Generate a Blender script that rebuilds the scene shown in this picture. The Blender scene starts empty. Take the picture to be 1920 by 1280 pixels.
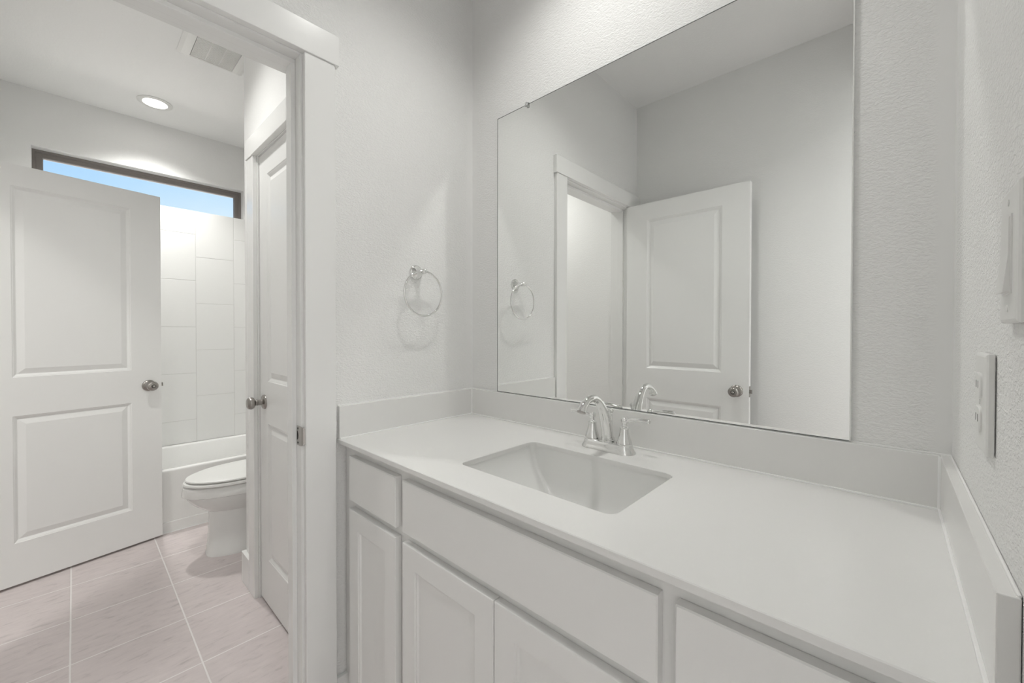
import bpy, bmesh, math, random
from mathutils import Matrix, Vector
PI = math.pi
S = bpy.context.scene
COL = S.collection

# ------------------------------------------------------------------ camera, sky, exposure
FPX = 763.82
cam_d = bpy.data.cameras.new('camera'); cam = bpy.data.objects.new('camera', cam_d); COL.objects.link(cam)
cam_d.sensor_fit = 'HORIZONTAL'; cam_d.sensor_width = 36.0; cam_d.lens = FPX / 1920 * 36
cam_d.shift_y = -(640 - 629.47) / 1920; cam_d.clip_start = 0.01
_r = Vector((0.73244174, 0.68082833, 0.00137192)); _u = Vector((-0.00809317, 0.00669175, 0.99994486)); _d = Vector((-0.6807816, 0.73241246, -0.01041137))
cm = Matrix.Identity(4)
for i in range(3):
    cm[i][0] = _r[i]; cm[i][1] = _u[i]; cm[i][2] = -_d[i]
cam.matrix_world = Matrix.Translation((1.25913545, -1.11456932, 1.24060268)) @ cm
S.camera = cam
S.view_settings.view_transform = 'Standard'; S.view_settings.look = 'None'
S.view_settings.exposure = 0.76; S.view_settings.gamma = 1.0; S.view_settings.use_curve_mapping = False
# the lamp light that the mirror throws back onto the walls is kept unclamped and found by path guiding
S.cycles.sample_clamp_indirect = 0.0; S.cycles.blur_glossy = 0.0; S.cycles.use_guiding = True
# beam power of each recessed lamp in watts (corner and passage are added fill), and the glow of its lens
VANITY_W, BATH_W, ENTRY_W, HALL_W, CORNER_FILL_W, PASSAGE_FILL_W, LENS_GLOW = 13.0, 40.0, 22.0, 16.0, 130.0, 45.0, 7.0

def make_sky():
    w = bpy.data.worlds.new('sky'); S.world = w; w.use_nodes = True
    n = w.node_tree.nodes; l = w.node_tree.links; n.clear()
    out = n.new('ShaderNodeOutputWorld'); bg = n.new('ShaderNodeBackground')
    tc = n.new('ShaderNodeTexCoord'); sep = n.new('ShaderNodeSeparateXYZ')
    add = n.new('ShaderNodeMath'); add.operation = 'MULTIPLY_ADD'
    l.new(tc.outputs['Generated'], sep.inputs[0])
    l.new(sep.outputs['Y'], add.inputs[0]); add.inputs[1].default_value = -0.33
    l.new(sep.outputs['Z'], add.inputs[2])
    no = n.new('ShaderNodeTexNoise'); no.inputs['Scale'].default_value = 5.0; no.inputs['Detail'].default_value = 4
    l.new(tc.outputs['Generated'], no.inputs['Vector'])
    a2 = n.new('ShaderNodeMath'); a2.operation = 'MULTIPLY_ADD'
    l.new(no.outputs['Fac'], a2.inputs[0]); a2.inputs[1].default_value = -0.18; l.new(add.outputs[0], a2.inputs[2])
    ramp = n.new('ShaderNodeValToRGB')
    e = ramp.color_ramp.elements
    e[0].position = 0.045; e[0].color = (0.61, 0.765, 0.875, 1)
    e[1].position = 0.25; e[1].color = (0.30, 0.55, 0.87, 1)
    m = e.new(0.14); m.color = (0.43, 0.655, 0.875, 1)
    l.new(a2.outputs[0], ramp.inputs[0])
    # below the horizon: bright unseen ground, added to light the window return and ceiling
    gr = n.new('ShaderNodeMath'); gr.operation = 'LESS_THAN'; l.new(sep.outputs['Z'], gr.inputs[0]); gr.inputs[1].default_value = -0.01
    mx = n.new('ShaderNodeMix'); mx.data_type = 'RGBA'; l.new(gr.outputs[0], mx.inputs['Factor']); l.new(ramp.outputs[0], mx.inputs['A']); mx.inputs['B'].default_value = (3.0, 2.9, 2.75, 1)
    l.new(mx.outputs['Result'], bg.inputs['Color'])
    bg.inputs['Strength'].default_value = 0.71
    l.new(bg.outputs[0], out.inputs[0])
make_sky()

# ------------------------------------------------------------------ materials
def new_mat(name, col, rough=0.5, metal=0.0, spec=0.5):
    m = bpy.data.materials.new(name); m.use_nodes = True
    b = m.node_tree.nodes['Principled BSDF']
    b.inputs['Base Color'].default_value = (*col, 1); b.inputs['Roughness'].default_value = rough
    b.inputs['Metallic'].default_value = metal; b.inputs['Specular IOR Level'].default_value = spec
    return m

def nodes_of(m):
    return m.node_tree.nodes, m.node_tree.links, m.node_tree.nodes['Principled BSDF']

def math_node(n, l, op, a, b=None, c=None):
    x = n.new('ShaderNodeMath'); x.operation = op
    for i, v in enumerate((a, b, c)):
        if v is None: continue
        if isinstance(v, (int, float)): x.inputs[i].default_value = v
        else: l.new(v, x.inputs[i])
    return x.outputs[0]

def add_paint_noise(m, scale=60, dist=0.0004, strength=0.25):
    n, l, b = nodes_of(m)
    tc = n.new('ShaderNodeTexCoord'); no = n.new('ShaderNodeTexNoise'); no.inputs['Scale'].default_value = scale; no.inputs['Detail'].default_value = 3
    l.new(tc.outputs['Object'], no.inputs['Vector'])
    bp = n.new('ShaderNodeBump'); bp.inputs['Strength'].default_value = strength; bp.inputs['Distance'].default_value = dist
    l.new(no.outputs['Fac'], bp.inputs['Height']); l.new(bp.outputs[0], b.inputs['Normal'])
    return m

def wall_mat(name, axis=None, edges=(), col=(0.905, 0.902, 0.888), strength=0.8):
    """Orange-peel drywall paint; the trowelled corner strips (distance to EDGES along AXIS) are smooth."""
    m = new_mat(name, col, 0.62, 0, 0.35); n, l, b = nodes_of(m)
    g = n.new('ShaderNodeNewGeometry')
    n1 = n.new('ShaderNodeTexNoise'); n1.inputs['Scale'].default_value = 135; n1.inputs['Detail'].default_value = 2.5; n1.inputs['Distortion'].default_value = 0.9
    mp = n.new('ShaderNodeMapping'); mp.inputs['Scale'].default_value = (0.8, 0.8, 1.6)
    l.new(g.outputs['Position'], mp.inputs['Vector']); l.new(mp.outputs[0], n1.inputs['Vector'])
    rp = n.new('ShaderNodeMapRange'); rp.inputs['From Min'].default_value = 0.36; rp.inputs['From Max'].default_value = 0.62
    l.new(n1.outputs['Fac'], rp.inputs['Value'])
    h = rp.outputs[0]
    if axis is not None:
        sp = n.new('ShaderNodeSeparateXYZ'); l.new(g.outputs['Position'], sp.inputs[0])
        for e in edges:
            d = math_node(n, l, 'ABSOLUTE', math_node(n, l, 'SUBTRACT', sp.outputs[axis], e))
            r2 = n.new('ShaderNodeMapRange'); r2.inputs['From Min'].default_value = 0.02; r2.inputs['From Max'].default_value = 0.035
            l.new(d, r2.inputs['Value']); h = math_node(n, l, 'MULTIPLY', h, r2.outputs[0])
    bp = n.new('ShaderNodeBump'); bp.inputs['Strength'].default_value = strength; bp.inputs['Distance'].default_value = 0.00105
    l.new(h, bp.inputs['Height']); l.new(bp.outputs[0], b.inputs['Normal'])
    return m

WALL_BACK = wall_mat('wall_paint_back', 'X', (0.0, 1.345))
WALL_SIDE = wall_mat('wall_paint_side', 'Y', (0.0,))
WALL_FAR = wall_mat('wall_paint_far', strength=0.35)
CEIL = wall_mat('ceiling_paint', col=(0.935, 0.933, 0.922), strength=0.4)
TRIM = add_paint_noise(new_mat('trim_white_semigloss', (0.895, 0.893, 0.878), 0.22, 0, 0.5), 25, 0.0006, 0.25)
DOORW = add_paint_noise(new_mat('door_white_satin', (0.89, 0.888, 0.873), 0.30, 0, 0.5), 30, 0.0004, 0.2)
CAB = add_paint_noise(new_mat('cabinet_white_lacquer', (0.885, 0.88, 0.863), 0.36, 0, 0.45), 18, 0.0003, 0.15)
QUARTZ = new_mat('white_quartz', (0.855, 0.849, 0.832), 0.22, 0, 0.5)
SPLASH_SHADED = new_mat('white_quartz_splash_shaded', (0.835, 0.828, 0.810), 0.22, 0, 0.5)  # counter quartz again, shading of the upright strips put into its colour
CAULK = new_mat('white_caulk', (0.93, 0.928, 0.915), 0.45)
CERAMIC = new_mat('white_vitreous_china', (0.87, 0.868, 0.85), 0.08, 0, 0.5)
ACRYLIC = new_mat('white_tub_acrylic', (0.87, 0.868, 0.85), 0.14, 0, 0.5)
PLASTIC = new_mat('white_plastic', (0.85, 0.847, 0.825), 0.35)
DARK = new_mat('dark_gap', (0.03, 0.03, 0.028), 0.8)
CHROME = new_mat('polished_chrome', (0.80, 0.80, 0.79), 0.04, 1.0)
NICKEL = new_mat('satin_nickel', (0.36, 0.34, 0.32), 0.27, 1.0)
BRONZE = add_paint_noise(new_mat('bronze_window_frame', (0.25, 0.225, 0.21), 0.45, 0, 0.4), 80, 0.0002, 0.2)
MIRROR = new_mat('mirror_silver', (0.93, 0.94, 0.93), 0.0, 1.0)
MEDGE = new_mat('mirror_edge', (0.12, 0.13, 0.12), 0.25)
GRIME = new_mat('dull_steel', (0.45, 0.43, 0.41), 0.35, 1.0)
CLEARP = new_mat('clear_clip_plastic', (0.85, 0.86, 0.85), 0.12); CLEARP.node_tree.nodes['Principled BSDF'].inputs['Transmission Weight'].default_value = 0.7

def lamp_mat(name, strength, col=(1.0, 0.975, 0.945)):
    m = bpy.data.materials.new(name); m.use_nodes = True; n = m.node_tree.nodes; l = m.node_tree.links; n.clear()
    o = n.new('ShaderNodeOutputMaterial'); e = n.new('ShaderNodeEmission'); e.inputs['Color'].default_value = (*col, 1); e.inputs['Strength'].default_value = strength
    l.new(e.outputs[0], o.inputs[0]); return m
LENS = lamp_mat('lamp_lens_glow', LENS_GLOW)
WARM, COOL = (0.985, 0.985, 0.955), (0.955, 0.99, 1.0)

def glass_mat():
    m = bpy.data.materials.new('window_glass'); m.use_nodes = True; n = m.node_tree.nodes; l = m.node_tree.links; n.clear()
    o = n.new('ShaderNodeOutputMaterial'); t = n.new('ShaderNodeBsdfTransparent'); g = n.new('ShaderNodeBsdfGlossy'); g.inputs['Roughness'].default_value = 0.02
    f = n.new('ShaderNodeFresnel'); f.inputs['IOR'].default_value = 1.45; mx = n.new('ShaderNodeMixShader')
    l.new(f.outputs[0], mx.inputs[0]); l.new(t.outputs[0], mx.inputs[1]); l.new(g.outputs[0], mx.inputs[2]); l.new(mx.outputs[0], o.inputs[0])
    return m
GLASS = glass_mat()

def floor_mat():
    m = new_mat('floor_stone_tile', (0.5, 0.44, 0.43), 0.42, 0, 0.45); n, l, b = nodes_of(m)
    g = n.new('ShaderNodeNewGeometry'); sp = n.new('ShaderNodeSeparateXYZ'); l.new(g.outputs['Position'], sp.inputs[0])
    def cell(sock, off, pitch):
        q = math_node(n, l, 'DIVIDE', math_node(n, l, 'SUBTRACT', sock, off), pitch)
        fr = math_node(n, l, 'FRACT', math_node(n, l, 'ADD', q, 100.0))
        d = math_node(n, l, 'MULTIPLY', math_node(n, l, 'SUBTRACT', 0.5, math_node(n, l, 'ABSOLUTE', math_node(n, l, 'SUBTRACT', fr, 0.5))), pitch)
        return d, math_node(n, l, 'FLOOR', q)
    dx, ix = cell(sp.outputs['X'], -0.6195, 0.3435); dy, iy = cell(sp.outputs['Y'], -1.132, 0.3385)
    d = math_node(n, l, 'MINIMUM', dx, dy)
    gm = n.new('ShaderNodeMapRange'); gm.inputs['From Min'].default_value = 0.0022; gm.inputs['From Max'].default_value = 0.0034
    l.new(d, gm.inputs['Value'])                               # 0 grout, 1 tile
    cmb = n.new('ShaderNodeCombineXYZ')
    l.new(math_node(n, l, 'MULTIPLY_ADD', ix, 3.7, math_node(n, l, 'MULTIPLY', sp.outputs['X'], 1.0)), cmb.inputs[0])
    l.new(math_node(n, l, 'MULTIPLY_ADD', iy, 5.3, sp.outputs['Y']), cmb.inputs[1])
    mp = n.new('ShaderNodeMapping'); mp.inputs['Rotation'].default_value = (0, 0, 0.22); mp.inputs['Scale'].default_value = (46, 13, 1)
    l.new(cmb.outputs[0], mp.inputs['Vector'])
    no = n.new('ShaderNodeTexNoise'); no.inputs['Scale'].default_value = 1.0; no.inputs['Detail'].default_value = 9; no.inputs['Roughness'].default_value = 0.62; no.inputs['Distortion'].default_value = 0.6
    l.new(mp.outputs[0], no.inputs['Vector'])
    rp = n.new('ShaderNodeValToRGB'); e = rp.color_ramp.elements
    e[0].position = 0.27; e[0].color = (0.50, 0.447, 0.441, 1); e[1].position = 0.66; e[1].color = (0.70, 0.630, 0.620, 1)
    k = e.new(0.43); k.color = (0.65, 0.583, 0.575, 1)
    l.new(no.outputs['Fac'], rp.inputs[0])
    mx = n.new('ShaderNodeMix'); mx.data_type = 'RGBA'
    l.new(gm.outputs[0], mx.inputs['Factor']); mx.inputs['A'].default_value = (0.87, 0.83, 0.815, 1); l.new(rp.outputs[0], mx.inputs['B'])
    l.new(mx.outputs['Result'], b.inputs['Base Color'])
    h = math_node(n, l, 'MULTIPLY_ADD', no.outputs['Fac'], 0.5, gm.outputs[0])
    bp = n.new('ShaderNodeBump'); bp.inputs['Strength'].default_value = 0.6; bp.inputs['Distance'].default_value = 0.0015
    l.new(h, bp.inputs['Height']); l.new(bp.outputs[0], b.inputs['Normal'])
    rr = math_node(n, l, 'MULTIPLY_ADD', gm.outputs[0], -0.3, 0.75); l.new(rr, b.inputs['Roughness'])
    return m
FLOOR = floor_mat()
TILE = new_mat('white_glazed_tile', (0.86, 0.858, 0.842), 0.16, 0, 0.5)
GROUT = new_mat('pale_grout', (0.70, 0.695, 0.675), 0.8)

# ------------------------------------------------------------------ mesh helpers
def box(bm, x0, x1, y0, y1, z0, z1):
    v = [bm.verts.new((x, y, z)) for z in (z0, z1) for y in (y0, y1) for x in (x0, x1)]
    for f in ((0, 2, 3, 1), (4, 5, 7, 6), (0, 1, 5, 4), (2, 6, 7, 3), (0, 4, 6, 2), (1, 3, 7, 5)):
        bm.faces.new([v[i] for i in f])

def frame_of(axis):
    a = Vector(axis).normalized(); t = Vector((0, 0, 1)) if abs(a.z) < 0.9 else Vector((1, 0, 0))
    u = t.cross(a).normalized(); return a, u, a.cross(u)

def loft(bm, rings, cap0=True, cap1=True, closed=True):
    vs = [[bm.verts.new(p) for p in r] for r in rings]
    for a, b in zip(vs, vs[1:]):
        k = len(a)
        for i in range(k if closed else k - 1):
            j = (i + 1) % k
            try: bm.faces.new((a[i], a[j], b[j], b[i]))
            except ValueError: pass
    if cap0: bm.faces.new(list(reversed(vs[0])))
    if cap1: bm.faces.new(vs[-1])
    return vs

def lathe(bm, prof, org, axis=(0, 0, 1), seg=32, sx=1.0, sy=1.0):
    a, u, w = frame_of(axis); o = Vector(org)
    rings = [[o + a * h + u * (sx * r * math.cos(2 * PI * i / seg)) + w * (sy * r * math.sin(2 * PI * i / seg)) for i in range(seg)] for r, h in prof]
    loft(bm, rings)

def smooth_path(pts, sub=6):
    P = [Vector(p) for p in pts]; out = []
    for i in range(len(P) - 1):
        p0 = P[max(i - 1, 0)]; p1 = P[i]; p2 = P[i + 1]; p3 = P[min(i + 2, len(P) - 1)]
        for k in range(sub):
            t = k / sub
            out.append(0.5 * ((2 * p1) + (-p0 + p2) * t + (2 * p0 - 5 * p1 + 4 * p2 - p3) * t * t + (-p0 + 3 * p1 - 3 * p2 + p3) * t ** 3))
    out.append(P[-1]); return out

def tube(bm, pts, radii, seg=20, closed=False, flat=None):
    P = [Vector(p) for p in pts]; n = len(P)
    if isinstance(radii, (int, float)): radii = [radii] * n
    u = None; rings = []
    for i in range(n):
        if closed: t = (P[(i + 1) % n] - P[i - 1]).normalized()
        else: t = (P[min(i + 1, n - 1)] - P[max(i - 1, 0)]).normalized()
        if u is None: u = frame_of(t)[1]
        u = (u - t * u.dot(t)).normalized(); w = t.cross(u)
        fu, fw = flat[i] if flat else (1, 1)
        rings.append([P[i] + u * (fu * radii[i] * math.cos(2 * PI * k / seg)) + w * (fw * radii[i] * math.sin(2 * PI * k / seg)) for k in range(seg)])
    if closed:
        loft(bm, rings + [rings[0]], False, False); bmesh.ops.remove_doubles(bm, verts=bm.verts[:], dist=1e-6)
    else: loft(bm, rings)

def resample(vals, n):
    out = []
    for i in range(n):
        t = i / (n - 1) * (len(vals) - 1); k = min(int(t), len(vals) - 2); f = t - k
        out.append(vals[k] * (1 - f) + vals[k + 1] * f)
    return out

def rrect(cx, cy, hx, hy, r, n=8):
    pts = []
    for (sx, sy, a0) in ((1, 1, 0), (-1, 1, 90), (-1, -1, 180), (1, -1, 270)):
        for k in range(n + 1):
            a = math.radians(a0 + 90 * k / n)
            pts.append((cx + sx * (hx - r) + r * math.cos(a), cy + sy * (hy - r) + r * math.sin(a)))
    return pts

def build(name, bm, mat, parent=None, smooth=False, bevel=0.0, seg=2, angle=35):
    bmesh.ops.recalc_face_normals(bm, faces=bm.faces[:])
    if parent is not None:
        bm.transform(parent['_inv']) if parent.get('_inv') is not None else bm.transform(parent.matrix_world.inverted())
    me = bpy.data.meshes.new(name); bm.to_mesh(me); bm.free()
    if smooth:
        for p in me.polygons: p.use_smooth = True
        me.set_sharp_from_angle(angle=math.radians(angle))
    o = bpy.data.objects.new(name, me); COL.objects.link(o); me.materials.append(mat)
    if parent is not None: o.parent = parent
    if bevel:
        md = o.modifiers.new('edge', 'BEVEL'); md.width = bevel; md.segments = seg; md.limit_method = 'ANGLE'; md.angle_limit = math.radians(40)
    return o

def tag(o, label, cat, group=None, kind=None):
    o['label'] = label; o['category'] = cat
    if group: o['group'] = group
    if kind: o['kind'] = kind
    return o

def thing(name, label, cat, loc=(0, 0, 0), rotz=0.0, group=None, kind=None):
    o = bpy.data.objects.new(name, None); COL.objects.link(o); o.empty_display_size = 0.05
    o.matrix_world = Matrix.Translation(loc) @ Matrix.Rotation(rotz, 4, 'Z')
    return tag(o, label, cat, group, kind)

def part(name, bm, mat, parent, local=False, **k):
    """Geometry in world coordinates (or in the thing's own when LOCAL) as a child mesh."""
    root = parent
    while root.parent is not None: root = root.parent
    M = Matrix(root.matrix_basis)
    if not local: bm.transform(M.inverted())
    o = build(name, bm, mat, None, **k); o.parent = parent
    return o

def NB(): return bmesh.new()
def boxes(*bs):
    bm = NB()
    for b in bs: box(bm, *b)
    return bm

# ------------------------------------------------------------------ levels
W = 1.345; YF = -1.478; ZC = 2.735; ZB = 2.762; ZT = 2.80
XW = -2.70; YB = 0.046; T = 0.115; DH = 2.042; OH = 2.064
H = 0.908

# ------------------------------------------------------------------ room shell
def struct(name, bm, mat, label, cat, **k):
    return tag(build(name, bm, mat, None, **k), label, cat, None, 'structure')

struct('floor', boxes((-2.86, 3.1, -3.1, 0.3, -0.06, 0.0)), FLOOR, 'pinkish grey stone tile floor with pale grout lines', 'floor')
struct('ceiling', boxes((0.0, W, YF, 0.0, ZC, ZT)), CEIL, 'flat white ceiling seen in the vanity mirror', 'ceiling')
struct('ceiling_bathroom', boxes((XW - T, -T, YF, YB, ZB, ZT)), CEIL, 'flat white ceiling over the toilet and tub with the round lamp', 'ceiling')
struct('wall_left', boxes((-T, 0, -0.646, 0.115, 0, ZT), (-T, 0, YF, -1.391, 0, ZT), (-T, 0, -1.391, -0.646, OH, ZT)), WALL_SIDE,
       'off white textured wall carrying the towel ring and the near doorway', 'wall')
struct('wall_back', boxes((0, W, 0, T, 0, ZT)), WALL_BACK, 'off white textured wall behind the large mirror and faucet', 'wall')
struct('wall_right', boxes((W, W + T, -0.77, 0.115, 0, ZT), (W, W + T, YF, -1.40, 0, ZT), (W, W + T, -1.40, -0.77, 2.40, ZT)), WALL_SIDE,
       'off white textured wall with the switch and outlet plates', 'wall')
struct('wall_front', boxes((XW - T, -1.818, YF - T, YF, 0, ZT), (-1.069, W + T, YF - T, YF, 0, ZT), (-1.818, -1.069, YF - T, YF, OH, ZT)), WALL_FAR,
       'off white wall seen only in the mirror, behind the open door', 'wall')
WY0, WY1, WZ0, WZ1 = -1.29, -0.145, 2.128, 2.408
ww = struct('wall_window', boxes((XW - T, XW, YF, WY0, 0, ZT), (XW - T, XW, WY1, YB + T, 0, ZT), (XW - T, XW, WY0, WY1, 0, WZ0), (XW - T, XW, WY0, WY1, WZ1, ZT), (XW - 0.012, XW, WY0, WY1, WZ0, 2.171)), WALL_FAR,
       'far white wall with the narrow high window above the tub tile', 'wall')
struct('wall_toilet', boxes((XW, -0.97, YB, YB + T, 0, ZT), (-0.97, -T, YB, YB + T, 0, ZT)), WALL_FAR, 'white wall behind the toilet tank at the end of the tub', 'wall')
struct('wall_closet', boxes((-1.085, -0.898, -0.535, -0.42, 0, ZT), (-0.25, -T, -0.535, -0.42, 0, ZT), (-0.898, -0.25, -0.535, -0.42, OH, ZT), (-1.085, -0.97, -0.42, YB, 0, ZT)), WALL_FAR,
       'white wall holding the narrow closed closet door beside the toilet', 'wall')
# the hall the photographer came through
struct('wall_hall_south', boxes((-2.86, 3.1, -3.1, -3.0, 0, ZT)), WALL_FAR, 'plain white hall wall outside the bathroom doorway', 'wall')
struct('wall_hall_east', boxes((3.0, 3.1, -3.0, 0.3, 0, ZT)), WALL_FAR, 'plain white hall wall facing the vanity room opening', 'wall')
struct('wall_hall_north', boxes((W + T, 3.0, 0.2, 0.3, 0, ZT)), WALL_FAR, 'plain white hall end wall beyond the vanity', 'wall')
struct('wall_hall_west', boxes((-2.86, -2.76, -3.0, YF - T, 0, ZT)), WALL_FAR, 'plain white hall end wall beyond the tub', 'wall')
struct('ceiling_hall', boxes((-2.86, 3.1, -3.1, YF - T, ZC, ZT), (W + T, 3.1, YF - T, 0.3, ZC, ZT)), CEIL, 'plain white hall ceiling with one round lamp and added fill lamps', 'ceiling')

# ------------------------------------------------------------------ recessed lamps and vent
def downlight(x, y, z, watts, col, beam, label, r=0.092, ri=0.064):
    t = thing('recessed_ceiling_lamp', label, 'ceiling light', (x, y, z), 0, 'recessed round ceiling lamps')
    bm = NB(); seg = 48
    prof = [(r, 0.0), (r, -0.003), (r - 0.006, -0.007), (ri + 0.008, -0.008), (ri, -0.006), (ri, 0.0)]
    rings = [[(x + q * math.cos(2 * PI * i / seg), y + q * math.sin(2 * PI * i / seg), z + h) for i in range(seg)] for q, h in prof]
    loft(bm, rings, False, False); part('trim_ring', bm, PLASTIC, t, smooth=True)
    bm = NB(); lathe(bm, [(ri, -0.0005), (ri, -0.0035), (ri * 0.6, -0.0045), (ri * 0.05, -0.005)], (x, y, z), seg=seg)
    part('lens', bm, LENS, t, smooth=True)
    ld = bpy.data.lights.new('lamp_beam', 'SPOT'); ld.energy = watts; ld.color = col; ld.spot_size = math.radians(beam); ld.spot_blend = 1.0; ld.shadow_soft_size = ri * 0.7
    lo = bpy.data.objects.new('lamp_beam', ld); COL.objects.link(lo); lo.parent = t; lo.location = (0, 0, -0.055)
    return t
downlight(-2.345, -0.735, ZB, BATH_W, WARM, 123, 'lit round white ceiling lamp above the high narrow window')
downlight(-0.76, -1.02, ZB, ENTRY_W, WARM, 128, 'lit round bathroom ceiling lamp just inside the entry, out of view')
downlight(0.62, -0.40, ZC, VANITY_W, WARM, 134, 'lit round ceiling lamp over the sink counter, out of view')
downlight(2.25, -1.0, ZC, HALL_W, COOL, 165, 'lit round hall lamp facing the vanity room opening, out of view', 0.20, 0.17)
downlight(1.68, -0.03, ZC, CORNER_FILL_W, COOL, 165, 'added round fill lamp by the far hall corner, out of view', 0.20, 0.17)  # unseen fill, added to raise the vanity room's ambient light
downlight(-0.6, -2.3, ZC, PASSAGE_FILL_W, WARM, 165, 'added round fill lamp outside the bathroom doorway, out of view', 0.20, 0.17)  # added unseen lamp that lifts the bathroom's soft light

def vent():
    x0, x1, y0, y1 = -1.578, -1.275, -0.728, -0.425; z = ZB
    t = thing('exhaust_vent', 'white square slatted exhaust fan grille on the ceiling near the doorway', 'vent', ((x0 + x1) / 2, (y0 + y1) / 2, z))
    bm = NB(); mx, my = 0.026, 0.058; zt = z - 0.016
    # bulging frame, wider at the ends of the slats
    outer = [(x0, y0), (x1, y0), (x1, y1), (x0, y1)]
    def ins(k): return [(x0 + mx * k, y0 + my * k), (x1 - mx * k, y0 + my * k), (x1 - mx * k, y1 - my * k), (x0 + mx * k, y1 - my * k)]
    rings = [[(a, b, z) for a, b in outer], [(a, b, z - 0.005) for a, b in ins(0.02)], [(a, b, zt + 0.002) for a, b in ins(0.3)], [(a, b, zt) for a, b in ins(0.55)], [(a, b, zt) for a, b in ins(0.92)], [(a, b, zt + 0.012) for a, b in ins(1.0)]]
    loft(bm, rings, False, False); part('frame', bm, PLASTIC, t)
    part('backing', boxes((x0 + 0.02, x1 - 0.02, y0 + 0.02, y1 - 0.02, z - 0.002, z - 0.0005)), new_mat('vent_duct_grey', (0.10, 0.10, 0.098), 0.8), t)
    bm = NB(); n = 24; a, b = x0 + mx, x1 - mx
    for i in range(n):
        x = a + (b - a) * (i + 0.5) / n; hw = (b - a) / n * 0.31
        box(bm, x - hw, x + hw, y0 + my * 0.97, y1 - my * 0.97, zt + 0.001, zt + 0.009)
    for k in (1, 2):
        y = y0 + my + (y1 - y0 - 2 * my) * k / 3; box(bm, a, b, y - 0.0022, y + 0.0022, zt + 0.0015, zt + 0.009)
    part('slat_grille', bm, PLASTIC, t)
vent()

# ------------------------------------------------------------------ window
def window():
    t = thing('window_1', 'narrow high window with a bronze frame showing blue sky', 'window', (XW - 0.05, WY0, WZ0), 0, None, 'structure')
    xf = XW - 0.072; xb = XW - 0.1145
    bm = NB()
    def rect(x, d): return [(x, WY0 + d, WZ0 + d), (x, WY1 - d, WZ0 + d), (x, WY1 - d, WZ1 - d), (x, WY0 + d, WZ1 - d)]
    loft(bm, [rect(xb, 0.0), rect(xf, 0.0), rect(xf, 0.014), rect(xf - 0.012, 0.018), rect(xf - 0.012, 0.044), rect(xf - 0.026, 0.047), rect(xb, 0.047)], False, False)
    part('frame', bm, BRONZE, t)
    part('pane', boxes((xf - 0.035, xf - 0.031, WY0 + 0.045, WY1 - 0.045, WZ0 + 0.045, WZ1 - 0.045)), GLASS, t)
window()

# tub surround tiles: a child of the window wall and pieces on the tub's end walls
def tiles():
    bm = NB(); g = NB(); x0 = XW; th = 0.007
    bounds = [YF + 0.002] + [-0.467 + 0.25 * k for k in range(-4, 3)]
    bounds[-1] = YB - 0.002
    top = 2.171; lo = 0.384
    for c in range(len(bounds) - 1):
        odd = (c % 2 == 1)
        zs = [top] + [z for z in ([1.989 - 0.3575 * k for k in range(5)] if not odd else [1.816 - 0.360 * k for k in range(5)]) if z > lo + 0.01] + [lo]
        for a, b in zip(zs, zs[1:]):
            e = 0.0013; r = 0.0012
            y0, y1, z0, z1 = bounds[c] + e, bounds[c + 1] - e, b + e, a - e
            q = [(y0, z0), (y1, z0), (y1, z1), (y0, z1)]; qi = [(y0 + r, z0 + r), (y1 - r, z0 + r), (y1 - r, z1 - r), (y0 + r, z1 - r)]
            loft(bm, [[(x0 + 0.001, y, z) for y, z in q], [(x0 + th - r, y, z) for y, z in q], [(x0 + th, y, z) for y, z in qi]], True, True)
    box(g, x0, x0 + th - 0.0015, YF + 0.001, YB - 0.001, lo, top - 0.001)
    a = build('tile_surround', bm, TILE); a.parent = ww
    b = build('tile_grout', g, GROUT); b.parent = a
tiles()

# ------------------------------------------------------------------ doors
MOULD = [(0.0, 0.0), (0.003, 0.0026), (0.0055, 0.0031), (0.0145, 0.0100), (0.0165, 0.0104), (0.042, 0.0016)]
SHAKER = [(0.0, 0.0), (0.0015, 0.003), (0.005, 0.0035), (0.0075, 0.008), (0.011, 0.0085)]
def panel_mesh(bm, x0, x1, z0, z1, y, sgn, prof):
    """A moulded panel in the plane y facing -y (sgn -1) or +y (sgn 1)."""
    rings = []
    for d, dep in prof:
        yy = y - sgn * dep
        rings.append([(x0 + d, yy, z0 + d), (x1 - d, yy, z0 + d), (x1 - d, yy, z1 - d), (x0 + d, yy, z1 - d)])
    loft(bm, rings, False, True)

def leaf_frame(bm, w, h, t, panels):
    """Stiles and rails round the panel holes; PANELS are (x0, x1, z0, z1) sharing x0, x1."""
    x0, x1 = panels[0][0], panels[0][1]
    box(bm, 0, x0, 0, t, 0, h); box(bm, x1, w, 0, t, 0, h)
    zs = [0] + [z for p in sorted(panels, key=lambda p: p[2]) for z in (p[2], p[3])] + [h]
    for a, b in zip(zs[::2], zs[1::2]): box(bm, x0, x1, 0, t, a, b)
    bmesh.ops.remove_doubles(bm, verts=bm.verts[:], dist=1e-5)

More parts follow.
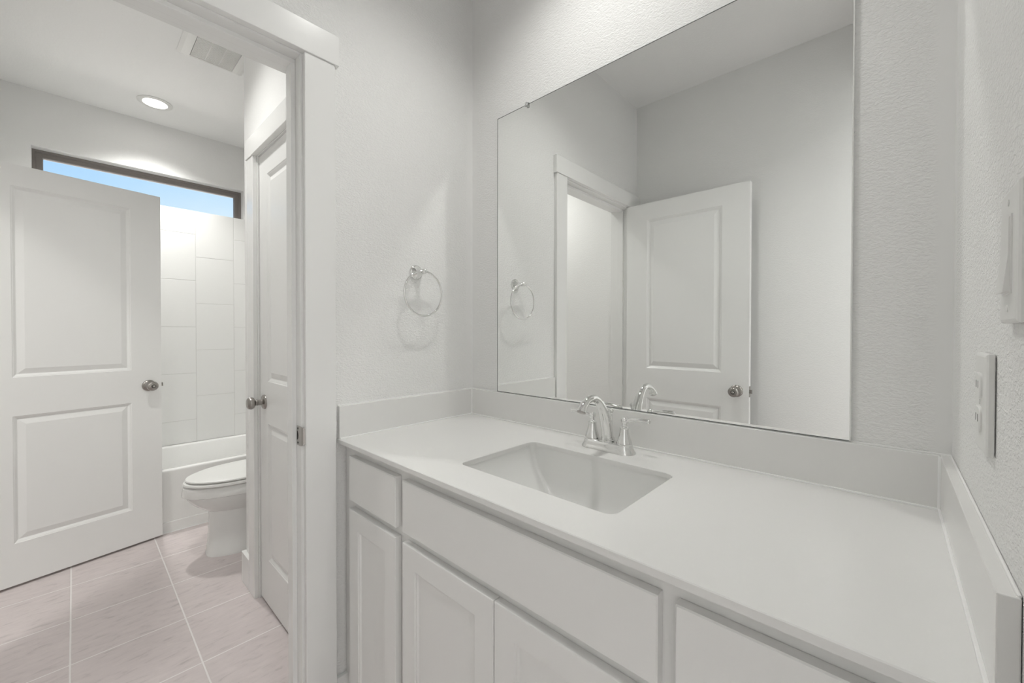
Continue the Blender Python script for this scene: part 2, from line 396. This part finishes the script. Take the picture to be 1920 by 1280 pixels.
def knob(root, x, y, z, out, button=True):
    """Round door knob standing off along the leaf's own y axis (OUT = -1 or 1)."""
    bm = NB(); lathe(bm, [(0.0325, 0.0), (0.0325, 0.003), (0.029, 0.008), (0.018, 0.0105), (0.0135, 0.013), (0.0125, 0.028), (0.014, 0.031), (0.0125, 0.032), (0.012, 0.037), (0.016, 0.040), (0.0235, 0.0445), (0.027, 0.052), (0.0272, 0.058), (0.025, 0.0645), (0.020, 0.069), (0.012, 0.071)], (x, y, z), (0, out, 0), 36)
    k = part('knob', bm, NICKEL, root, local=True, smooth=True, angle=50)
    if not button: return k
    bm = NB(); lathe(bm, [(0.0095, 0.0705), (0.0095, 0.0718), (0.0085, 0.0722)], (x, y, z), (0, out, 0), 24)
    part('keyhole_rim', bm, DARK, k, local=True, smooth=True)
    bm = NB(); lathe(bm, [(0.0058, 0.0705), (0.0058, 0.0755), (0.0045, 0.077)], (x, y, z), (0, out, 0), 20)
    part('lock_button', bm, GRIME, k, local=True, smooth=True)
    return k

def door(name, label, w, loc, rotz, stile, knob_sides=(-1,), latch=True, hinge_y=None, knob_button=True, kx=0.06):
    t = thing(name, label, 'door', loc, rotz, None, 'structure'); h = DH - 0.012; th = 0.035
    px0, px1 = stile, w - stile
    P = [(px0, px1, 0.201, 0.817), (px0, px1, 1.004, 1.927)]
    bm = NB(); leaf_frame(bm, w, h, th, P)
    part('leaf', bm, DOORW, t, local=True)
    for p in P:
        bm = NB(); panel_mesh(bm, *p, 0.0, -1, MOULD); panel_mesh(bm, *p, th, 1, MOULD)
        part('panel', bm, DOORW, t, local=True)
    for s in knob_sides: knob(t, w - kx, 0.0 if s < 0 else th, 0.909, s, knob_button)
    if latch:
        part('latch', boxes((w - 0.001, w + 0.0012, 0.005, 0.030, 0.88, 0.938), (w, w + 0.011, 0.010, 0.025, 0.899, 0.919)), NICKEL, t, local=True)
    if hinge_y is not None:
        for z in (0.19, 1.01, 1.83):
            bm = NB(); lathe(bm, [(0.003, -0.049), (0.0065, -0.047), (0.0065, 0.047), (0.003, 0.049)], (-0.004, hinge_y, z), (0, 0, 1), 16)
            part('hinge', bm, NICKEL, t, local=True, smooth=True)
    return t
# leaf-local: x from hinge to latch, front face y=0 looks to -y, thickness to +y
door('door_1', 'open white panelled door seen in the mirror, swung in beside the near doorway', 0.705, (0.004, -1.3745, 0.012), 0.0, 0.136, (-1, 1), True, -0.004)
ang = math.atan2(0.977, -0.215)      # hinge to latch direction of the half open entry door
door('door_2', 'white panelled door with a nickel knob standing open in front of the tub', 0.711, (-1.798, -1.4515, 0.012), ang, 0.137, (-1, 1), True, -0.004)
door('door_3', 'narrow closed white closet door just inside the doorway', 0.606, (-0.877 + 0.606, -0.527 + 0.035, 0.012), PI, 0.104, (1,), False, None, False)

# door trim ---------------------------------------------------------------
def doorway_trim(name, label, axis, face, sgn, a0, a1, back, strike=None, casing_back=False, far_leg=True, stop_at=0.037):
    """Craftsman casing round an opening a0..a1 (jamb faces). The wall's face is at FACE on AXIS, looking to SGN; BACK is the wall's other face."""
    t = thing(name, label, 'door trim', ((face, (a0 + a1) / 2, 0) if axis == 'x' else ((a0 + a1) / 2, face, 0)), 0, None, 'structure')
    def bx(n0, n1, b0, b1, z0, z1):
        n0, n1 = sorted((n0, n1)); b0, b1 = sorted((b0, b1))
        return (n0, n1, b0, b1, z0, z1) if axis == 'x' else (b0, b1, n0, n1, z0, z1)
    hb = 2.047; ht = 2.135; cw = 0.0885; rv = 0.0065; ct = 0.018
    for (f, s) in [(face, sgn)] + ([(back, -sgn)] if casing_back else []):
        part('casing_leg', boxes(bx(f, f + s * ct, a0 - rv - cw, a0 - rv, 0, hb)), TRIM, t, bevel=0.002)
        part('casing_leg', boxes(bx(f, f + s * ct, a1 + rv, a1 + rv + cw, 0, hb)), TRIM, t, bevel=0.002)
        part('casing_head', boxes(bx(f, f + s * 0.0225, max(a0 - rv - cw - 0.0105, -1.477) if axis == 'x' else a0 - rv - cw - 0.0105, a1 + rv + cw + 0.0105, hb, ht)), TRIM, t, bevel=0.0015)
    jt = 0.0175; zh = hb - 0.004
    part('jamb', boxes(bx(face, back, a0 - jt, a0, 0, zh + jt)), TRIM, t, bevel=0.001)
    part('jamb', boxes(bx(face, back, a1, a1 + jt, 0, zh + jt)), TRIM, t, bevel=0.001)
    part('jamb', boxes(bx(face, back, a0, a1, zh, zh + jt)), TRIM, t, bevel=0.001)
    s0 = face - sgn * stop_at; s1 = face - sgn * (stop_at + 0.035)
    part('door_stop', boxes(bx(s0, s1, a0, a0 + 0.0125, 0, zh - 0.0125), bx(s0, s1, a1 - 0.0125, a1, 0, zh - 0.0125), bx(s0, s1, a0, a1, zh - 0.0125, zh)), TRIM, t, bevel=0.001)
    return t
t1 = doorway_trim('trim_1', 'white flat craftsman casing and jamb of the near doorway, beside the towel ring wall', 'x', 0.0, 1, -1.3735, -0.6635, -T, casing_back=True)
doorway_trim('trim_2', 'white flat casing around the narrow closet door', 'y', -0.535, -1, -0.8805, -0.2675, -0.42, stop_at=0.047)
doorway_trim('trim_3', 'white casing of the bathroom entry behind the half open door', 'y', YF, 1, -1.8005, -1.0865, YF - T, casing_back=True)

def strike():
    """Strike plate let into the near jamb, its lip curling round the jamb's edge."""
    bm = NB(); y = -0.6635; th = 0.0016; zc = 0.933; hh = 0.0285
    pts = [(-0.031, y - th), (-0.004, y - th), (0.003, y - th + 0.0004), (0.0085, y - th + 0.003), (0.0105, y - th + 0.0075)]
    rows = []
    for i, (x, yy) in enumerate(pts):
        k = hh if i < 2 else hh * (1.0 - 0.10 * (i - 1) ** 1.3 / 2)
        rows.append([(x, yy, zc - k), (x, yy, zc + k)])
    for i in range(len(rows) - 1):
        a, b = rows[i], rows[i + 1]
        va = [bm.verts.new(p) for p in (a[0], a[1], b[1], b[0])]; bm.faces.new(va)
    bmesh.ops.remove_doubles(bm, verts=bm.verts[:], dist=1e-6)
    ret = bmesh.ops.extrude_face_region(bm, geom=bm.faces[:]); 
    bmesh.ops.translate(bm, verts=[v for v in ret['geom'] if isinstance(v, bmesh.types.BMVert)], vec=(0, th, 0))
    s = part('strike_plate', bm, GRIME, t1); s['label'] = 'dull steel strike plate'
    bm = NB(); pts = [(-0.030, -0.014), (-0.024, -0.012), (-0.020, -0.006), (-0.019, 0.0), (-0.020, 0.006), (-0.024, 0.012), (-0.030, 0.014)]
    loft(bm, [[(x, y - th - 0.0003, zc + z) for x, z in pts], [(x, y - th + 0.0008, zc + z) for x, z in pts]]); part('latch_hole', bm, DARK, s)
    for dz in (-0.021, 0.021):
        bm = NB(); lathe(bm, [(0.0032, -0.0002), (0.0032, 0.0006), (0.0015, 0.0009)], (-0.022, y - th, zc + dz), (0, -1, 0), 14); part('screw', bm, DARK, s)
strike()

# baseboards
struct('baseboard_closet', boxes((-1.100, -1.085, -0.5535, YB, 0, 0.148), (-1.085, -0.978, -0.5535, -0.535, 0, 0.148)), TRIM, 'tall white baseboard wrapping the closet wall corner beside the toilet', 'baseboard', bevel=0.002)
struct('baseboard_left', boxes((0.0, 0.015, -0.5675, -0.46, 0, 0.165)), TRIM, 'short piece of white baseboard between doorway casing and vanity cabinet', 'baseboard', bevel=0.002)
struct('baseboard_front', boxes((0.02, W, YF, YF + 0.014, 0, 0.148), (-1.0, -T, YF, YF + 0.014, 0, 0.148)), TRIM, 'white baseboard along the wall behind the open mirrored door', 'baseboard', bevel=0.002)

# ------------------------------------------------------------------ vanity cabinet
def vanity():
    t = thing('vanity_cabinet', 'white vanity cabinet with raised edge doors and drawers under the counter', 'cabinet', (W / 2, -0.27, 0))
    yf = -0.531; yo = -0.5505; zt = H - 0.0135; g = 0.002
    # carcass and face frame
    xs = [0.002, W - 0.002]
    part('carcass', boxes((0.002, 0.020, yf + 0.019, -0.004, 0.10, zt), (W - 0.020, W - 0.002, yf + 0.019, -0.004, 0.10, zt), (0.020, W - 0.020, yf + 0.019, -0.004, 0.10, 0.118), (0.020, W - 0.020, -0.012, -0.004, 0.118, zt)), CAB, t)
    fr = [(0.002, 0.078), (0.308, 0.370), (1.004, 1.060), (1.290, W - 0.002)]
    bs = [(a, b, yf, yf + 0.019, 0.10, zt) for a, b in fr]
    for (a, b) in ((0.078, 0.308), (0.370, 1.004), (1.060, 1.290)):
        bs += [(a, b, yf, yf + 0.019, 0.845, zt), (a, b, yf, yf + 0.019, 0.69, 0.745), (a, b, yf, yf + 0.019, 0.10, 0.145)]
    part('face_frame', boxes(*bs), CAB, t)
    part('toe_kick', boxes((0.002, W - 0.002, -0.465, -0.45, 0.0, 0.10)), CAB, t)
    def slab(name, x0, x1, z0, z1):
        bm = NB(); e = 0.0035
        r = lambda y, d: [(x0 + d, y, z0 + d), (x1 - d, y, z0 + d), (x1 - d, y, z1 - d), (x0 + d, y, z1 - d)]
        loft(bm, [r(yf - 0.001, 0), r(yo + 0.002, 0), r(yo, 0.0022)], True, True)
        return part(name, bm, CAB, t)
    slab('drawer_front', 0.0625, 0.3225, 0.731, 0.864)
    slab('false_drawer_front', 0.355, 1.0185, 0.731, 0.864)
    slab('drawer_front', 1.0435, 1.3035, 0.731, 0.864)
    def cdoor(x0, x1, z0=0.128, z1=0.7055):
        w, h = x1 - x0, z1 - z0; st = 0.054
        p = (st, w - st, st, h - st)
        e = 0.0022; rc = lambda y, a, b, c_, d_: [(a, y, c_), (b, y, c_), (b, y, d_), (a, y, d_)]
        bm = NB(); R = [rc(0.0185, 0, w, 0, h), rc(e, 0, w, 0, h), rc(0.0006, e * 0.4, w - e * 0.4, e * 0.4, h - e * 0.4), rc(0, e, w - e, e, h - e), rc(0, *p), rc(0.012, *p), rc(0.0185, *p)]
        loft(bm, R + [R[0]], False, False); bmesh.ops.remove_doubles(bm, verts=bm.verts[:], dist=1e-6); bm.transform(Matrix.Translation((x0, yo, z0)))
        d = part('cabinet_door', bm, CAB, t)
        bm = NB(); panel_mesh(bm, *p, 0.0, -1, SHAKER); bm.transform(Matrix.Translation((x0, yo, z0)))
        part('door_panel', bm, CAB, d)
    cdoor(0.0625, 0.3225); cdoor(0.355, 0.6842); cdoor(0.6868, 1.0185); cdoor(1.0435, 1.3035)
vanity()

# ------------------------------------------------------------------ counter, sink, splashes
SX, SY, SHX, SHY = 0.679, -0.309, 0.2155, 0.1445
def counter():
    bm = NB(); x0, x1, y0, y1 = 0.0012, W - 0.0012, -0.5600, -0.0005; z0, z1 = H - 0.013, H
    inner = rrect(SX, SY, SHX, SHY, 0.022, 10); n = len(inner)
    def proj(px, py):
        dx, dy = px - SX, py - SY; k = []
        if dx > 1e-9: k.append((x1 - SX) / dx)
        if dx < -1e-9: k.append((x0 - SX) / dx)
        if dy > 1e-9: k.append((y1 - SY) / dy)
        if dy < -1e-9: k.append((y0 - SY) / dy)
        k = min(k); return [SX + dx * k, SY + dy * k]
    outer = [proj(*p) for p in inner]
    for c in ((x1, y1), (x0, y1), (x0, y0), (x1, y0)):          # snap the nearest ray to each corner
        i = min(range(n), key=lambda k: (outer[k][0] - c[0]) ** 2 + (outer[k][1] - c[1]) ** 2); outer[i] = list(c)
    e = 0.0015; ei = 0.0015
    def shr(p): return (min(max(p[0], x0 + 0), x1), max(p[1], y0 + e))
    innb = rrect(SX, SY, SHX + ei, SHY + ei, 0.0235, 10)
    rings = [[(a, b, z1) for a, b in innb], [(*shr(p), z1) for p in outer], [(a, max(b, y0), z1 - e) for a, b in outer], [(a, b, z0) for a, b in outer], [(a, b, z0) for a, b in inner], [(a, b, z1 - ei) for a, b in inner], [(a, b, z1) for a, b in innb]]
    loft(bm, rings, False, False); bmesh.ops.remove_doubles(bm, verts=bm.verts[:], dist=1e-6)
    tag(build('countertop', bm, QUARTZ), 'white quartz vanity countertop with a rectangular sink cut-out', 'countertop')
counter()

def sink():
    t = thing('sink', 'white rectangular undermount basin set into the vanity countertop', 'sink', (SX, SY, H - 0.16))
    # depth below the counter, half width, half depth, corner radius
    prof = [(0.0125, 0.245, 0.172, 0.02), (0.0125, 0.2165, 0.146, 0.020), (0.022, 0.2155, 0.145, 0.016), (0.034, 0.2140, 0.145, 0.012), (0.050, 0.2085, 0.145, 0.010), (0.070, 0.200, 0.1445, 0.010), (0.090, 0.187, 0.143, 0.010),
            (0.110, 0.170, 0.140, 0.012), (0.128, 0.150, 0.134, 0.018), (0.142, 0.126, 0.122, 0.026), (0.151, 0.096, 0.096, 0.04), (0.156, 0.060, 0.060, 0.045), (0.158, 0.024, 0.024, 0.0235)]
    bm = NB(); loft(bm, [[(a, b, H - d) for a, b in rrect(SX, SY, hx, hy, r, 10)] for d, hx, hy, r in prof], False, False)
    inner = prof[::-1]
    b = part('basin', bm, CERAMIC, t, smooth=True, angle=60)
    md = b.modifiers.new('thick', 'SOLIDIFY'); md.thickness = 0.008; md.offset = -1.0
    bm = NB(); lathe(bm, [(0.029, -0.161), (0.029, -0.1565), (0.026, -0.155), (0.019, -0.1555), (0.018, -0.160)], (SX, SY, H), seg=32); d = part('drain', bm, CHROME, t, smooth=True)
    bm = NB(); lathe(bm, [(0.016, -0.160), (0.016, -0.155), (0.012, -0.153)], (SX, SY, H), seg=24); part('stopper', bm, CHROME, d, smooth=True)
sink()

HS = H + 0.1016; TS = 0.0155
def splash(name, label, b, beads, grp='quartz backsplash strips round the counter'):
    t = tag(build(name, boxes(b), SPLASH_SHADED, bevel=0.0012), label, 'backsplash', grp)
    bm = NB()
    for bb in beads: box(bm, *bb)
    part('caulk_bead', bm, CAULK, t, bevel=0.0012)
c = 0.0038
splash('backsplash', 'long low white quartz strip behind the faucet, under the mirror', (TS, W - TS, -TS, -0.0006, H, HS), [(TS, W - TS, -TS - c, -TS + 0.001, H - 0.0005, H + c), (0.001, W - 0.001, -0.0035, -0.0003, HS - 0.001, HS + 0.0025)])
splash('backsplash', 'low white quartz strip below the towel ring', (0.0006, TS, -0.558, -0.0006, H, HS), [(TS - 0.001, TS + c, -0.556, -TS, H - 0.0005, H + c), (TS - 0.001, TS + c, -TS - c, -TS + 0.001, H, HS - 0.001), (0.0003, 0.0035, -0.556, -0.001, HS - 0.001, HS + 0.0025)])
splash('backsplash', 'low white quartz strip below the switch and outlet plates', (W - TS, W - 0.0006, -0.558, -0.0006, H, HS), [(W - TS - c, W - TS + 0.001, -0.556, -TS, H - 0.0005, H + c), (W - TS - c, W - TS + 0.001, -TS - c, -TS + 0.001, H, HS - 0.001), (W - 0.0035, W - 0.0003, -0.556, -0.001, HS - 0.001, HS + 0.0025)])

# ------------------------------------------------------------------ mirror
def mirror():
    x0, x1, z0, z1 = 0.1522, 1.1993, 1.0118, 2.052
    t = thing('wall_mirror', 'large frameless rectangular mirror over the sink', 'mirror', ((x0 + x1) / 2, -0.003, z0))
    part('glass', boxes((x0, x1, -0.006, -0.0008, z0, z1)), MIRROR, t)
    w = 0.0016
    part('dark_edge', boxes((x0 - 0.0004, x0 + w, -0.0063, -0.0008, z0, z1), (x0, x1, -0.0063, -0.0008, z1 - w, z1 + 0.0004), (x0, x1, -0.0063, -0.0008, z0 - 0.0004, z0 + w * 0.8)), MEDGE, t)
    part('polished_edge', boxes((x1 - 0.0022, x1 + 0.0004, -0.0064, -0.0008, z0, z1)), PLASTIC, t)
    for x in (0.302, 1.05):
        bm = NB(); tube(bm, [(x, -0.0005, z1 + 0.004), (x, -0.011, z1 + 0.002), (x, -0.0115, z1 - 0.009)], [0.007, 0.007, 0.006], 14, flat=[(1, 0.6)] * 3)
        cl = part('mirror_clip', bm, CLEARP, t, smooth=True)
        bm = NB(); lathe(bm, [(0.0035, 0.0), (0.0035, 0.002), (0.002, 0.003)], (x, -0.0115, z1 + 0.001), (0, -1, 0), 14); part('screw', bm, CHROME, cl, smooth=True)
mirror()

# ------------------------------------------------------------------ faucet
def faucet():
    cx, cy = 0.6755, -0.088
    t = thing('faucet', 'chrome two handle arched faucet behind the sink', 'faucet', (cx, cy, H))
    bm = NB()
    def st(hx, hy, z, n=14):
        pts = []
        for s in (1, -1):
            for k in range(n + 1):
                a = -PI / 2 + PI * k / n
                pts.append((cx + s * (hx - hy + hy * math.cos(a)), cy + s * hy * math.sin(a), H + z))
        return pts
    loft(bm, [st(0.0815, 0.0285, 0.0003), st(0.0815, 0.0285, 0.004), st(0.0785, 0.0262, 0.0075), st(0.0745, 0.0235, 0.016), st(0.0725, 0.0218, 0.023), st(0.071, 0.0205, 0.0245)])
    part('base_plate', bm, CHROME, t, smooth=True, angle=50)
    for s in (-1, 1):
        hx = cx + s * 0.0508
        bm = NB(); lathe(bm, [(0.0208, 0.0240), (0.0212, 0.027), (0.0203, 0.031), (0.0175, 0.039), (0.0148, 0.048), (0.0128, 0.058), (0.0118, 0.066), (0.0115, 0.0675), (0.0128, 0.0685), (0.0128, 0.0705), (0.0105, 0.072), (0.0078, 0.0745), (0.0062, 0.0785), (0.0066, 0.0825), (0.0086, 0.0855), (0.0097, 0.0900), (0.0090, 0.0945), (0.0062, 0.0980), (0.002, 0.0995)], (hx, cy, H), seg=32)
        hd = part('handle', bm, CHROME, t, smooth=True, angle=55)
        P = [(0.0, 0.089), (0.010, 0.0895), (0.018, 0.0925), (0.028, 0.0950), (0.045, 0.0964), (0.060, 0.0966), (0.0685, 0.0963), (0.0705, 0.0962), (0.0725, 0.0961)]
        path = [(hx + s * a, cy, H + z) for a, z in P]; rad = [0.0056, 0.0050, 0.0050, 0.0062, 0.0078, 0.0082, 0.0080, 0.0088, 0.0076]
        fl = [(1.0, 1.0), (1, 1), (1.0, 0.95), (1.1, 0.80), (1.12, 0.70), (1.12, 0.70), (1.1, 0.72), (1.05, 0.76), (1.0, 0.72)]
        sp = smooth_path(path, 4); n = len(sp)
        bm = NB(); tube(bm, sp, resample(rad, n), 18, flat=list(zip(resample([f[0] for f in fl], n), resample([f[1] for f in fl], n))))
        part('lever', bm, CHROME, hd, smooth=True, angle=60)
    P = [(-0.088, 0.022), (-0.089, 0.030), (-0.093, 0.055), (-0.103, 0.088), (-0.120, 0.121), (-0.143, 0.1455), (-0.168, 0.1545), (-0.192, 0.1515), (-0.210, 0.142), (-0.2195, 0.132), (-0.223, 0.1255)]
    sp = smooth_path([(cx, y, H + z) for y, z in P], 6); n = len(sp)
    bm = NB(); tube(bm, sp, resample([0.0185, 0.0170, 0.0162, 0.0150, 0.0130, 0.0110, 0.0097, 0.0097, 0.0108, 0.0124, 0.0136], n), 28)
    s_ = part('spout', bm, CHROME, t, smooth=True, angle=60)
    bm = NB(); lathe(bm, [(0.0205, 0.0240), (0.0205, 0.029), (0.0188, 0.0305), (0.0188, 0.0345), (0.017, 0.036)], (cx, cy, H), seg=32); part('collar', bm, CHROME, s_, smooth=True)
    bm = NB(); lathe(bm, [(0.0115, 0.0), (0.0115, 0.004), (0.009, 0.0045)], (cx, -0.2225, H + 0.1262), (0, -0.45, -1), 24); part('aerator', bm, GRIME, s_, smooth=True)
    bm = NB(); lathe(bm, [(0.0024, 0.0235), (0.0024, 0.098), (0.0045, 0.0985), (0.0035, 0.1005), (0.0048, 0.1030), (0.0066, 0.1075), (0.0062, 0.1115), (0.0035, 0.1140)], (cx, cy + 0.0205, H), seg=20)
    part('lift_rod', bm, CHROME, t, smooth=True, angle=55)
faucet()

# ------------------------------------------------------------------ towel ring
def towel_ring():
    yc, zc = -0.271, 1.4535
    t = thing('towel_ring', 'chrome towel ring hanging on the textured wall beside the mirror', 'towel ring', (0, yc, zc))
    bm = NB(); lathe(bm, [(0.0265, 0.0002), (0.0265, 0.004), (0.0248, 0.0065), (0.0225, 0.007), (0.0215, 0.0085), (0.0175, 0.014), (0.0125, 0.0215), (0.0088, 0.030), (0.0078, 0.039), (0.0078, 0.043), (0.0098, 0.0435), (0.0098, 0.046), (0.0078, 0.0465), (0.0078, 0.0515), (0.0100, 0.052), (0.0100, 0.0555), (0.0078, 0.058), (0.0065, 0.0595), (0.003, 0.0612)], (0, yc, zc), (1, 0, 0), 32)
    part('mount', bm, CHROME, t, smooth=True, angle=50)
    R = 0.0785; bm = NB()
    tube(bm, [(0.049, yc + R * math.sin(a), zc - R + R * math.cos(a)) for a in [2 * PI * k / 96 for k in range(96)]], 0.0038, 14, closed=True)
    part('ring', bm, CHROME, t, smooth=True, angle=60)
towel_ring()

# ------------------------------------------------------------------ switch and outlet plates
def plate(name, label, cat, y0, y1, z0, z1, rocker):
    t = thing(name, label, cat, (W, (y0 + y1) / 2, (z0 + z1) / 2)); yc, zc = (y0 + y1) / 2, (z0 + z1) / 2
    xp = W - 0.0014; xf = W - 0.0082
    rect = lambda x, d: [(x, y0 + d, z0 + d), (x, y1 - d, z0 + d), (x, y1 - d, z1 - d), (x, y0 + d, z1 - d)]
    bm = NB(); loft(bm, [rect(xp, 0.0), rect(xf + 0.0025, 0.0), rect(xf + 0.0008, 0.0012), rect(xf, 0.0035)]); part('cover_plate', bm, PLASTIC, t)
    part('wall_box', boxes((xp, W - 0.0002, y0 + 0.004, y1 - 0.004, z0 + 0.004, z1 - 0.004)), PLASTIC, t)
    hw, hh = 0.0168, 0.0335
    if rocker:
        bm = NB()
        for sd in (0,):
            part('rocker_surround', boxes((xf - 0.0012, xf + 0.001, yc - hw - 0.0016, yc + hw + 0.0016, zc - hh - 0.0016, zc + hh + 0.0016)), PLASTIC, t)
        prof = [(xf - 0.0012, zc + hh), (xf - 0.0022, zc + hh - 0.001), (xf - 0.0024, zc), (xf - 0.0052, zc - hh + 0.0015), (xf - 0.0052, zc - hh), (xf - 0.001, zc - hh)]
        loft(bm, [[(x, yc - hw, z) for x, z in prof], [(x, yc + hw, z) for x, z in prof]]); part('rocker', bm, PLASTIC, t)
    else:
        for dz in (-0.0195, 0.0195):
            bm = NB(); pts = rrect(yc, zc + dz, hw, 0.0145, 0.008, 6)
            loft(bm, [[(xf + 0.001, a, b) for a, b in pts], [(xf - 0.0016, a, b) for a, b in pts], [(xf - 0.0024, yc + (a - yc) * 0.94, zc + dz + (b - zc - dz) * 0.94) for a, b in pts]])
            r = part('receptacle', bm, PLASTIC, t, smooth=True)
            part('slot', boxes((xf - 0.0026, xf - 0.0018, yc - 0.0075, yc - 0.0062, zc + dz - 0.003, zc + dz + 0.0055), (xf - 0.0026, xf - 0.0018, yc + 0.0058, yc + 0.0075, zc + dz - 0.003, zc + dz + 0.0055)), DARK, r)
    for dz in ((-0.048, 0.048) if rocker else (0.0,)):
        bm = NB(); lathe(bm, [(0.003, 0.0), (0.003, 0.0006), (0.0015, 0.0012)], (xf, yc, zc + dz), (-1, 0, 0), 14); part('screw', bm, PLASTIC, t, smooth=True)
plate('light_switch', 'white rocker light switch plate, the upper plate by the picture edge', 'light switch', -0.572, -0.499, 1.249, 1.371, True)
plate('power_outlet', 'white duplex outlet plate just above the short side backsplash', 'power outlet', -0.425, -0.352, 1.102, 1.216, False)

# ------------------------------------------------------------------ toilet
def toilet():
    cx = -1.515
    t = thing('toilet', 'white elongated toilet with a closed lid between tub and closet', 'toilet', (cx, -0.3, 0))
    def egg(a, yf, yb, z, n=56, p=2.0, pb=2.6):
        ym = yf + (yb - yf) * 0.52; pts = []
        for i in range(n):
            th = 2 * PI * i / n; c_, s_ = math.cos(th), math.sin(th)
            e = p if c_ > 0 else pb
            x = a * math.copysign(abs(s_) ** (2 / e), s_); y = (ym - yf if c_ > 0 else yb - ym) * math.copysign(abs(c_) ** (2 / e), c_)
            pts.append((cx + x, ym - y, z))
        return pts
    bm = NB()
    loft(bm, [egg(0.122, -0.625, -0.06, 0.0, p=2.4, pb=3), egg(0.122, -0.625, -0.06, 0.012, p=2.4, pb=3), egg(0.116, -0.620, -0.06, 0.03, p=2.3, pb=3), egg(0.110, -0.613, -0.06, 0.12, p=2.2, pb=3), egg(0.108, -0.610, -0.06, 0.21, p=2.2, pb=3), egg(0.110, -0.612, -0.06, 0.243, p=2.1, pb=3),
              egg(0.124, -0.629, -0.06, 0.254), egg(0.146, -0.662, -0.06, 0.278), egg(0.162, -0.692, -0.06, 0.308), egg(0.170, -0.706, -0.06, 0.331), egg(0.1725, -0.712, -0.06, 0.343),
              egg(0.180, -0.727, -0.06, 0.349), egg(0.181, -0.729, -0.06, 0.356), egg(0.179, -0.723, -0.06, 0.396), egg(0.174, -0.715, -0.06, 0.402)])
    part('bowl', bm, CERAMIC, t, smooth=True, angle=40)
    bm = NB(); loft(bm, [egg(0.176, -0.712, -0.19, 0.4055), egg(0.182, -0.722, -0.18, 0.410), egg(0.181, -0.720, -0.18, 0.419), egg(0.175, -0.711, -0.19, 0.4225)])
    part('seat', bm, PLASTIC, t, smooth=True, angle=40)
    bm = NB(); loft(bm, [egg(0.172, -0.704, -0.19, 0.4265), egg(0.177, -0.712, -0.18, 0.431), egg(0.176, -0.710, -0.18, 0.437), egg(0.166, -0.692, -0.19, 0.443), egg(0.10, -0.60, -0.24, 0.4465)])
    part('lid', bm, PLASTIC, t, smooth=True, angle=40)
    for s in (-1, 1): part('seat_hinge', boxes((cx + s * 0.075 - 0.02, cx + s * 0.075 + 0.02, -0.190, -0.160, 0.403, 0.44)), PLASTIC, t, bevel=0.006)
    rr = lambda hx, hy, z, yc=-0.062: [(a, b, z) for a, b in rrect(cx, yc, hx, hy, 0.03, 6)]
    bm = NB(); loft(bm, [rr(0.19, 0.085, 0.39), rr(0.205, 0.092, 0.42), rr(0.225, 0.096, 0.72)]); part('tank', bm, CERAMIC, t, smooth=True)
    bm = NB(); loft(bm, [rr(0.230, 0.100, 0.7205), rr(0.236, 0.104, 0.726), rr(0.236, 0.104, 0.745), rr(0.225, 0.095, 0.757)]); part('tank_lid', bm, CERAMIC, t, smooth=True)
    bm = NB(); tube(bm, [(cx - 0.17, -0.158, 0.67), (cx - 0.17, -0.172, 0.67), (cx - 0.12, -0.176, 0.665)], [0.007, 0.006, 0.005], 12); part('flush_lever', bm, CHROME, t, smooth=True)
toilet()

# ------------------------------------------------------------------ bathtub
def tub():
    x0, x1, y0, y1 = XW + 0.0075, -1.993, YF + 0.002, YB - 0.002; zr = 0.383
    t = thing('bathtub', 'white alcove bathtub behind the open door, below the tiled wall', 'bathtub', ((x0 + x1) / 2, (y0 + y1) / 2, 0))
    def rect(xa, xb, ya, yb_, z, r): return [(a, b, z) for a, b in rrect((xa + xb) / 2, (ya + yb_) / 2, (xb - xa) / 2, (yb_ - ya) / 2, r, 8)]
    bm = NB()
    rings = [rect(x0, x1, y0, y1, 0.065, 0.001), rect(x0, x1, y0, y1, zr - 0.012, 0.001), rect(x0, x1 - 0.001, y0, y1, zr - 0.003, 0.001), rect(x0, x1 - 0.004, y0, y1, zr, 0.001),
             rect(x0 + 0.035, x1 - 0.060, y0 + 0.075, y1 - 0.06, zr, 0.09), rect(x0 + 0.045, x1 - 0.072, y0 + 0.085, y1 - 0.07, zr - 0.010, 0.09), rect(x0 + 0.065, x1 - 0.095, y0 + 0.12, y1 - 0.10, zr - 0.18, 0.10),
             rect(x0 + 0.085, x1 - 0.115, y0 + 0.17, y1 - 0.13, 0.105, 0.11), rect(x0 + 0.13, x1 - 0.16, y0 + 0.23, y1 - 0.18, 0.075, 0.10)]
    loft(bm, rings, False, True); part('shell', bm, ACRYLIC, t, smooth=True, angle=50)
    part('apron_skirt', boxes((x1 - 0.10, x1 + 0.006, y0, y1, 0.0, 0.065)), ACRYLIC, t, bevel=0.003)
    part('caulk_bead', boxes((x1 + 0.004, x1 + 0.011, y0, y1, 0.0, 0.005)), CAULK, t)
tub()
